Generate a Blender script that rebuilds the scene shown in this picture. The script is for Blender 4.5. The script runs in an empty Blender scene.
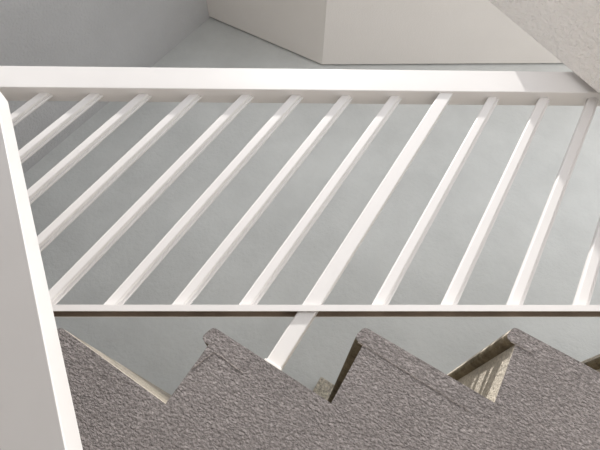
import bpy, bmesh, math
from mathutils import Vector, Matrix

SC = bpy.context.scene
COL = SC.collection
T = 0.62736          # slope of every flight (rise over run)
TB = 0.6077          # slope of the opposite flight's soffit

# ------------------------------------------------------------------ materials
def new_mat(name):
    m = bpy.data.materials.new(name); m.use_nodes = True
    nt = m.node_tree; b = nt.nodes['Principled BSDF']
    return m, nt, b

def noise(nt, scale, detail=4.0, rough=0.55, vec=None):
    n = nt.nodes.new('ShaderNodeTexNoise'); n.inputs['Scale'].default_value = scale
    n.inputs['Detail'].default_value = detail; n.inputs['Roughness'].default_value = rough
    if vec is not None: nt.links.new(vec, n.inputs['Vector'])
    return n

def ramp(nt, src, stops):
    r = nt.nodes.new('ShaderNodeValToRGB'); e = r.color_ramp.elements
    while len(e) < len(stops): e.new(0.5)
    for i, (p, c) in enumerate(stops):
        e[i].position = p; e[i].color = (c[0], c[1], c[2], 1) if hasattr(c, '__len__') else (c, c, c, 1)
    nt.links.new(src, r.inputs['Fac'])
    return r

def coords(nt):
    g = nt.nodes.new('ShaderNodeNewGeometry')
    return g.outputs['Position']

def mul(a, k): return (a[0]*k, a[1]*k, a[2]*k)

def paint(name, col, rough=0.38):
    m, nt, b = new_mat(name); v = coords(nt)
    n = noise(nt, 9.0, 3, 0.5, v)
    r = ramp(nt, n.outputs['Fac'], [(0.3, mul(col, 0.975)), (0.7, col)])
    nt.links.new(r.outputs['Color'], b.inputs['Base Color'])
    b.inputs['Roughness'].default_value = rough
    return m

def stucco(name, col, var=0.08, scale=90.0, dist=0.002, strength=0.6, blotch=1.6, rough=0.9, aniso=None, spot=None):
    m, nt, b = new_mat(name); v = coords(nt)
    vv = v
    if aniso:
        mp = nt.nodes.new('ShaderNodeMapping'); mp.inputs['Rotation'].default_value = aniso[0]; mp.inputs['Scale'].default_value = aniso[1]
        nt.links.new(v, mp.inputs['Vector']); vv = mp.outputs['Vector']
    n = noise(nt, blotch, 5, 0.6, v)
    r = ramp(nt, n.outputs['Fac'], [(0.32, mul(col, 1-var)), (0.68, mul(col, 1+var*0.6))])
    out = r.outputs['Color']
    if spot:
        n3 = noise(nt, spot[0], 3, 0.7, vv)
        r3 = ramp(nt, n3.outputs['Fac'], [(0.36, spot[1]), (0.62, 1.0)])
        mx = nt.nodes.new('ShaderNodeMix'); mx.data_type = 'RGBA'; mx.blend_type = 'MULTIPLY'; mx.inputs['Factor'].default_value = 1.0
        nt.links.new(out, mx.inputs['A']); nt.links.new(r3.outputs['Color'], mx.inputs['B']); out = mx.outputs['Result']
    nt.links.new(out, b.inputs['Base Color'])
    b.inputs['Roughness'].default_value = rough
    b.inputs['Specular IOR Level'].default_value = 0.25
    h1 = noise(nt, scale, 3, 0.6, vv)
    h2 = noise(nt, scale*0.3, 2, 0.5, vv)
    rr = ramp(nt, h1.outputs['Fac'], [(0.38, 0.0), (0.62, 1.0)])
    add = nt.nodes.new('ShaderNodeMath'); add.operation = 'MULTIPLY_ADD'; add.inputs[1].default_value = 0.7
    nt.links.new(h2.outputs['Fac'], add.inputs[0]); nt.links.new(rr.outputs['Color'], add.inputs[2])
    bp = nt.nodes.new('ShaderNodeBump'); bp.inputs['Strength'].default_value = strength; bp.inputs['Distance'].default_value = dist
    nt.links.new(add.outputs[0], bp.inputs['Height']); nt.links.new(bp.outputs['Normal'], b.inputs['Normal'])
    return m

M_white = paint('white_enamel', (0.79, 0.770, 0.758))
M_soffit = stucco('off_white_stucco', (0.88, 0.845, 0.81), 0.03, 130, 0.0012, 0.35, 1.2)
M_soffit_rough = stucco('rough_off_white_stucco', (0.93, 0.90, 0.87), 0.04, 75, 0.005, 0.8, 2.0)
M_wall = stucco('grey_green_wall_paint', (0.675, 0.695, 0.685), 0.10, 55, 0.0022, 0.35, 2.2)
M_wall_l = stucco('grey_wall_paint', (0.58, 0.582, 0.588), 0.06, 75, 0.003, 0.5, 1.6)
M_string = stucco('grey_brown_roughcast', (0.42, 0.382, 0.373), 0.10, 190, 0.0048, 1.0, 5.0, spot=(230, 0.5), aniso=((0, 0.56, 0), (0.75, 1, 1.3)))
M_tread = stucco('beige_concrete', (0.66, 0.60, 0.51), 0.15, 120, 0.003, 0.8, 6.0, spot=(120, 0.6))
M_seam = stucco('pale_mortar', (0.48, 0.43, 0.40), 0.1, 120, 0.001, 0.4, 9.0)
M_block = stucco('pale_rough_concrete', (0.82, 0.76, 0.64), 0.15, 70, 0.005, 1.0, 9.0, spot=(75, 0.45))  # paler base colour makes up for sun not reaching the block
M_nose_low = stucco('olive_brown_concrete', (0.20, 0.165, 0.11), 0.3, 120, 0.003, 0.8, 9.0, spot=(40, 0.6))  # darker olive-brown for the lower nosing faces
M_channel = stucco('dark_brown_channel', (0.24, 0.19, 0.15), 0.2, 60, 0.001, 0.3, 12)  # dark brown for the inner faces of the bottom rail
M_ground = stucco('pale_paving', (0.50, 0.47, 0.44), 0.06, 20, 0.002, 0.3)

# ------------------------------------------------------------------ mesh helpers
def link(name, bm, mats, parent=None, bevel=0, seg=2, smooth=False):
    bmesh.ops.recalc_face_normals(bm, faces=bm.faces[:])
    me = bpy.data.meshes.new(name); bm.to_mesh(me); bm.free()
    for m in (mats if isinstance(mats, (list, tuple)) else [mats]): me.materials.append(m)
    o = bpy.data.objects.new(name, me); COL.objects.link(o)
    if parent: o.parent = parent
    if bevel:
        md = o.modifiers.new('bevel', 'BEVEL'); md.width = bevel; md.segments = seg; md.limit_method = 'ANGLE'; md.angle_limit = math.radians(25)
        for p in me.polygons: p.use_smooth = True
        wn = o.modifiers.new('wn', 'WEIGHTED_NORMAL'); wn.keep_sharp = False
    elif smooth:
        for p in me.polygons: p.use_smooth = True
    return o

def prism_xz(pts, y0, y1, bm=None, mi=0):
    """polygon in the XZ plane, pushed from y0 to y1"""
    bm = bm or bmesh.new()
    a = [bm.verts.new((x, y0, z)) for x, z in pts]; b = [bm.verts.new((x, y1, z)) for x, z in pts]
    fs = [bm.faces.new(a), bm.faces.new(b[::-1])]
    n = len(pts)
    for i in range(n):
        fs.append(bm.faces.new((a[i], a[(i+1) % n], b[(i+1) % n], b[i])))
    for f in fs: f.material_index = mi
    return bm

def prism_z(pts, zb, zt, slope=0.0, bm=None, xref=0.0):
    """section polygon in XY, from zb to zt; both ends may follow a slope in x"""
    bm = bm or bmesh.new()
    a = [bm.verts.new((x, y, zb+slope*(x-xref))) for x, y in pts]; b = [bm.verts.new((x, y, zt+slope*(x-xref))) for x, y in pts]
    bm.faces.new(a); bm.faces.new(b[::-1]); n = len(pts)
    for i in range(n): bm.faces.new((a[i], a[(i+1) % n], b[(i+1) % n], b[i]))
    return bm

def box(x0, x1, y0, y1, z0, z1, bm=None):
    return prism_xz([(x0, z0), (x1, z0), (x1, z1), (x0, z1)], y0, y1, bm)

def empty(name, loc, label, cat, group=None):
    o = bpy.data.objects.new(name, None); o.empty_display_size = 0.1; COL.objects.link(o)
    o.location = loc; o['label'] = label; o['category'] = cat
    if group: o['group'] = group
    return o

def adopt(o, parent):
    o.parent = parent
    o.matrix_parent_inverse = Matrix.Translation(-Vector(parent.location))

def structure(name, bm, m, label, cat, **k):
    o = link(name, bm, m, **k); o['kind'] = 'structure'; o['label'] = label; o['category'] = cat
    return o

# ------------------------------------------------------------------ setting
WX, WY = -1.935, 1.10
structure('wall_back', box(WX, 2.6, WY, WY+0.2, -3.0, 4.2), M_wall,
          'pale grey green plaster wall behind the balusters', 'wall')
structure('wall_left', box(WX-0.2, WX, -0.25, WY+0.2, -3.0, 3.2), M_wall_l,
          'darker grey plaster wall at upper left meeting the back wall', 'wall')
structure('floor', box(-9, 9, -9, 9, -3.1, -3.0), M_ground,
          'pale paved ground at the foot of the stairwell', 'floor')
structure('wall_front_shade', prism_xz([(WX, -3.0), (0.95, -3.0), (0.95, 0.05-T*0.95), (WX, 0.05-T*WX)], -1.45, -1.32), M_wall_l,  # unseen parapet, added to dim the near handrail's side
          'low grey parapet added out of view to cut light from the front', 'wall')
structure('wall_right_shade', box(0.95, 1.10, -1.45, -0.05, -3.0, 0.40), M_soffit,  # unseen wall, added to darken the right end of the railing
          'off-white wall added out of view to shade the railing at the right', 'wall')
# landing above and the flight that climbs from it: one folded soffit
KX, KZ = -0.976, 1.794
SA = 0.662
structure('ceiling', prism_xz([(WX, KZ), (KX, KZ), (2.4, KZ+SA*(2.4-KX)), (2.4, KZ+SA*(2.4-KX)+0.2), (KX, KZ+0.2), (WX, KZ+0.2)], -0.03, WY-0.014,
    prism_xz([(WX, KZ+0.10), (KX, KZ+0.10), (2.4, KZ+0.10+SA*(2.4-KX)), (2.4, KZ+SA*(2.4-KX)+0.2), (KX, KZ+0.2), (WX, KZ+0.2)], WY-0.014, WY)), M_soffit,
          'off-white soffit of the landing and upward flight above the handrail', 'ceiling')

structure('trim_shade_1', box(WX, KX, -0.20, -0.031, 1.42, KZ+0.2), M_soffit,  # unseen beam, added to block sky light from the upper walls
          'unseen beam added under the landing edge to keep sky light off the upper walls', 'beam')
# near soffit of the opposite flight, upper right
def bz(x): return 1.135 - TB*x
bm = bmesh.new()
plan = [(-0.045, -0.0305), (2.2, -0.0305), (2.2, -1.15), (1.60, -1.15)]  # left end cut diagonally out of view so sun reaches the railing
lo = [bm.verts.new((x, y, bz(x))) for x, y in plan]; hi = [bm.verts.new((x, y, bz(x)+0.20)) for x, y in plan]
bm.faces.new(lo); bm.faces.new(hi[::-1])
for i in range(4): bm.faces.new((lo[i], lo[(i+1) % 4], hi[(i+1) % 4], hi[i]))
s = link('stair_soffit', bm, M_soffit_rough, bevel=0.004)
s['label'] = 'rough off-white sloping underside of the near flight, upper right corner'
s['category'] = 'stair soffit'; s['kind'] = 'structure'

# ------------------------------------------------------------------ staircase
S0X, S0Z, RUN = 0.13178, -0.06614, 0.26193
RISE = RUN*T
YS = -0.029
stair = empty('staircase', (0, 0.5, -3.0), 'grey roughcast concrete stair with saw-tooth side below the white railing', 'staircase')
K0, K1 = -1, 8
RX = 0.0145           # riser set back behind the nosing
def nose(k): return S0X+(k-3)*RUN, S0Z+(k-3)*RISE
# body
pts = []
x, z = nose(K0)
pts.append((WX+0.005, z-RISE-0.001))
for k in range(K0, K1+1):
    x, z = nose(k)
    pts.append((x+RX+0.012, z-RISE-0.034 if k > K0 else z-RISE-0.001))
    pts.append((x+RX+0.012, z-0.034))
x, z = nose(K1)
pts.append((2.4, z-0.034)); pts.append((2.4, z-0.9))
x0, z0 = nose(K0)
pts.append((x0, z0-0.9)); pts.append((WX+0.005, z0-0.9))
adopt(link('stringer', prism_xz(pts, YS-0.0008, WY-0.003), M_string), stair)
for k in range(K0, K1+1):
    x, z = nose(k)
    # tread slab with rounded nosing, its side faces painted like the stringer
    xe = x+RUN+RX+0.012
    if k == K1: xe = 2.4
    prof = [(x+RX+0.004, z-0.034), (x+0.003, z-0.034), (x-0.003, z-0.0315), (x-0.0055, z-0.027), (x-0.0058, z-0.021), (x-0.0020, z-0.007),
            (x+0.002, z-0.0018), (x+0.008, z), (xe, z), (xe, z-0.034)]
    bm = prism_xz(prof, YS, WY-0.002)
    bm.faces.ensure_lookup_table()
    bm.normal_update()
    for f in bm.faces:
        c = f.calc_center_median()
        if abs(c.y-YS) < 1e-4: f.material_index = 1
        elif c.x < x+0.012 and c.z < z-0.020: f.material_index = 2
    if k == 1:                      # this tread was cast out of level, higher at the wall
        for v in bm.verts:
            if v.co.y > 1.0: v.co.z += 0.026
    t = link('tread', bm, [M_tread, M_string, M_nose_low]); adopt(t, stair)
    if k > K0-1:
        bm = prism_xz([(x+RX, z-0.0335), (x+RX+0.0155, z-0.0335), (x+RX+0.0155, z-RISE+0.0005), (x+RX, z-RISE+0.0005)], YS-0.0004, WY-0.002)
        for f in bm.faces:
            if abs(f.calc_center_median().y-(YS-0.0004)) < 1e-4: f.material_index = 1
        adopt(link('riser', bm, [M_tread, M_string]), stair)

# pale mortar seams below the nosings
def seam(pts, h=0.0011):
    import random
    rnd = random.Random(7); line = []
    for (xa, za), (xb, zb) in zip(pts[:-1], pts[1:]):
        n = max(2, int(math.hypot(xb-xa, zb-za)/0.008))
        for i in range(n): line.append((xa+(xb-xa)*i/n+rnd.uniform(-.0007, .0007), za+(zb-za)*i/n+rnd.uniform(-.0009, .0009)))
    line.append(pts[-1])
    bm = bmesh.new(); rings = []
    for i, (x, z) in enumerate(line):
        a = line[max(i-1, 0)]; b = line[min(i+1, len(line)-1)]
        d = math.hypot(b[0]-a[0], b[1]-a[1]); nx, nz = -(b[1]-a[1])/d, (b[0]-a[0])/d
        w = h*rnd.uniform(0.35, 1.1); y = YS-0.0008
        rings.append([bm.verts.new((x+nx*w, y+0.001, z+nz*w)), bm.verts.new((x, y-0.0012, z)), bm.verts.new((x-nx*w, y+0.001, z-nz*w))])
    for r, q in zip(rings[:-1], rings[1:]):
        for i in range(3): bm.faces.new((r[i], r[(i+1) % 3], q[(i+1) % 3], q[i]))
    bm.faces.new(rings[0]); bm.faces.new(rings[-1][::-1])
    adopt(link('mortar_seam', bm, M_seam), stair)
x, z = nose(2); seam([(x+0.016, z-0.088), (x+0.034, z-0.040), (x+0.060, z-0.040), (x+0.105, z-0.043)])
x, z = nose(3); seam([(x+0.004, z-0.035), (x+0.10, z-0.037), (x+0.24, z-0.040)])
x, z = nose(4); seam([(x+0.004, z-0.034), (x+0.05, z-0.035)])

# rough block at the far end of the second tread
blk = link('concrete_block', box(0.052, 0.1455, 0.985, 1.0995, nose(2)[1], 0.012), M_block, bevel=0.004)
blk['label'] = 'small rough beige concrete block seen in the notch between two steps'; blk['category'] = 'concrete block'

# ------------------------------------------------------------------ railing of the upward flight
rail = empty('stair_railing', (0.011, 0.02, nose(2)[1]), 'white metal stair railing with slanting balusters, fixed on the saw-tooth stair', 'railing')
def sloped(x0, x1, c0, c1, y0, y1, t=T):
    return prism_xz([(x0, t*x0+c0), (x1, t*x1+c0), (x1, t*x1+c1), (x0, t*x0+c1)], y0, y1)
CB, CT = 0.689, 0.7964
XL, XR = -1.55, 1.6
adopt(link('handrail', sloped(XL, XR, CB, CT, -0.010, 0.0438), M_white, bevel=0.0025, seg=3), rail)
# bottom rail: a channel open downwards, inner faces coloured dark brown
sec = [(-0.010, -0.1015), (-0.008, -0.1015), (-0.008, -0.0875), (0.0265, -0.0875), (0.0265, -0.1015), (0.030, -0.1015), (0.030, -0.0850), (-0.010, -0.0850)]
bm = bmesh.new()
a = [bm.verts.new((XL, y, c+T*XL)) for y, c in sec]; b = [bm.verts.new((XR, y, c+T*XR)) for y, c in sec]
bm.faces.new(a); bm.faces.new(b[::-1])
for i in range(8):
    f = bm.faces.new((a[i], a[(i+1) % 8], b[(i+1) % 8], b[i]))
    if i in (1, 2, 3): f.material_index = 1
adopt(link('bottom_rail', bm, [M_white, M_channel]), rail)
P = 0.124
def bal_section(x):
    """flat bar with softly rounded front edges and a slim lip along its right side"""
    r = 0.004; W = 0.0245; yf = 0.010; yb = 0.0175
    s = []
    for cx, a0 in ((x+r, 180), (x+W-r, 270)):
        for i in range(6):
            a = math.radians(a0+i*18); s.append((cx+r*math.cos(a), yf+r+r*math.sin(a)))
    s += [(x+W, yb), (x+0.0300, yb), (x+0.0315, yb+0.0012), (x+0.0315, yb+0.0050), (x+0.0305, yb+0.006), (x+0.001, yb+0.006), (x, yb+0.005)]
    return s
# the bars were not set perfectly evenly
OFF = {-8: -0.008, -7: -0.008, -6: -0.0115, -5: -0.0100, -4: -0.005, -3: -0.0045, -2: -0.003, -1: -0.003, 1: -0.0032, 2: 0.0035, 3: 0.005, 4: 0.0085}
for i in range(-11, 12):
    if i == 0: continue
    x = i*P+OFF.get(i, 0.010 if i > 4 else -0.008)
    if x+0.03 > XR or x < XL: continue
    bm = prism_z(bal_section(x), T*x-0.088, T*x+CB+0.004, T, xref=x)
    o = link('baluster', bm, M_white)
    for p in o.data.polygons: p.use_smooth = False
    adopt(o, rail)
zt2 = nose(2)[1]
bm = box(-0.0065, 0.0285, -0.0035, 0.028, zt2+0.006, 0)
for v in bm.verts:
    if abs(v.co.z) < 1e-6: v.co.z = T*v.co.x+CB+0.004
adopt(link('post', bm, M_white, bevel=0.003, seg=3), rail)
adopt(link('foot_plate', box(-0.0095, 0.0315, -0.008, 0.034, zt2, zt2+0.008), M_white, bevel=0.0015), rail)

# ------------------------------------------------------------------ near handrail of the opposite flight
near = empty('stair_railing', (-0.5, -0.19, -0.9), 'broad white handrail sloping steeply down the left edge, close to the viewer', 'railing')
CN, HN = -0.5940, 0.118
y0, y1 = -0.220, -0.159
kx = -0.8209; kz = CN-T*kx
xr = 0.62
pts = [(kx-0.45, kz), (kx, kz), (xr, CN-T*xr), (xr, CN-T*xr-HN), (kx-0.02, kz-HN+0.012), (kx-0.45, kz-HN+0.012)]
bm = prism_xz(pts, y0, y1)
for v in bm.verts:                      # section narrowed downwards, shaped so its near side stays out of the sun
    low = v.co.z < (kz if v.co.x <= kx else CN-T*v.co.x)-0.02
    if low and v.co.y < -0.2: v.co.y += 0.036
adopt(link('handrail', bm, M_white, bevel=0.0025, seg=3), near)

# ------------------------------------------------------------------ light
sun = bpy.data.lights.new('sun', 'SUN'); so = bpy.data.objects.new('sun', sun); COL.objects.link(so)
sdir = Vector((-1.0, -0.47, 1.75)).normalized()
so.rotation_euler = sdir.to_track_quat('Z', 'Y').to_euler()
so.location = sdir*6
sun.energy = 4.2; sun.angle = math.radians(1.2); sun.color = (1.0, 0.965, 0.92)
w = bpy.data.worlds.new('sky'); SC.world = w; w.use_nodes = True
bg = w.node_tree.nodes['Background']; bg.inputs['Color'].default_value = (0.985, 0.985, 1.0, 1); bg.inputs['Strength'].default_value = 0.95

# ------------------------------------------------------------------ camera
R = Vector((0.8502, -0.0179, 0.5262)); U = Vector((-0.4607, -0.5090, 0.7271)); F = Vector((-0.2548, 0.8606, 0.4410))
F.normalize(); R = (R-F*R.dot(F)).normalized(); U = R.cross(F)
cam = bpy.data.cameras.new('camera'); co = bpy.data.objects.new('camera', cam); COL.objects.link(co)
m = Matrix((R, U, -F)).transposed().to_4x4(); m.translation = Vector((0.1518, -0.9056, -0.3803))
co.matrix_world = m
cam.sensor_width = 36; cam.lens = 437.6/600*36; cam.clip_start = 0.01
SC.camera = co
SC.view_settings.view_transform = 'Standard'; SC.view_settings.look = 'None'
SC.view_settings.exposure = 0.24; SC.view_settings.gamma = 1.0; SC.view_settings.use_curve_mapping = False
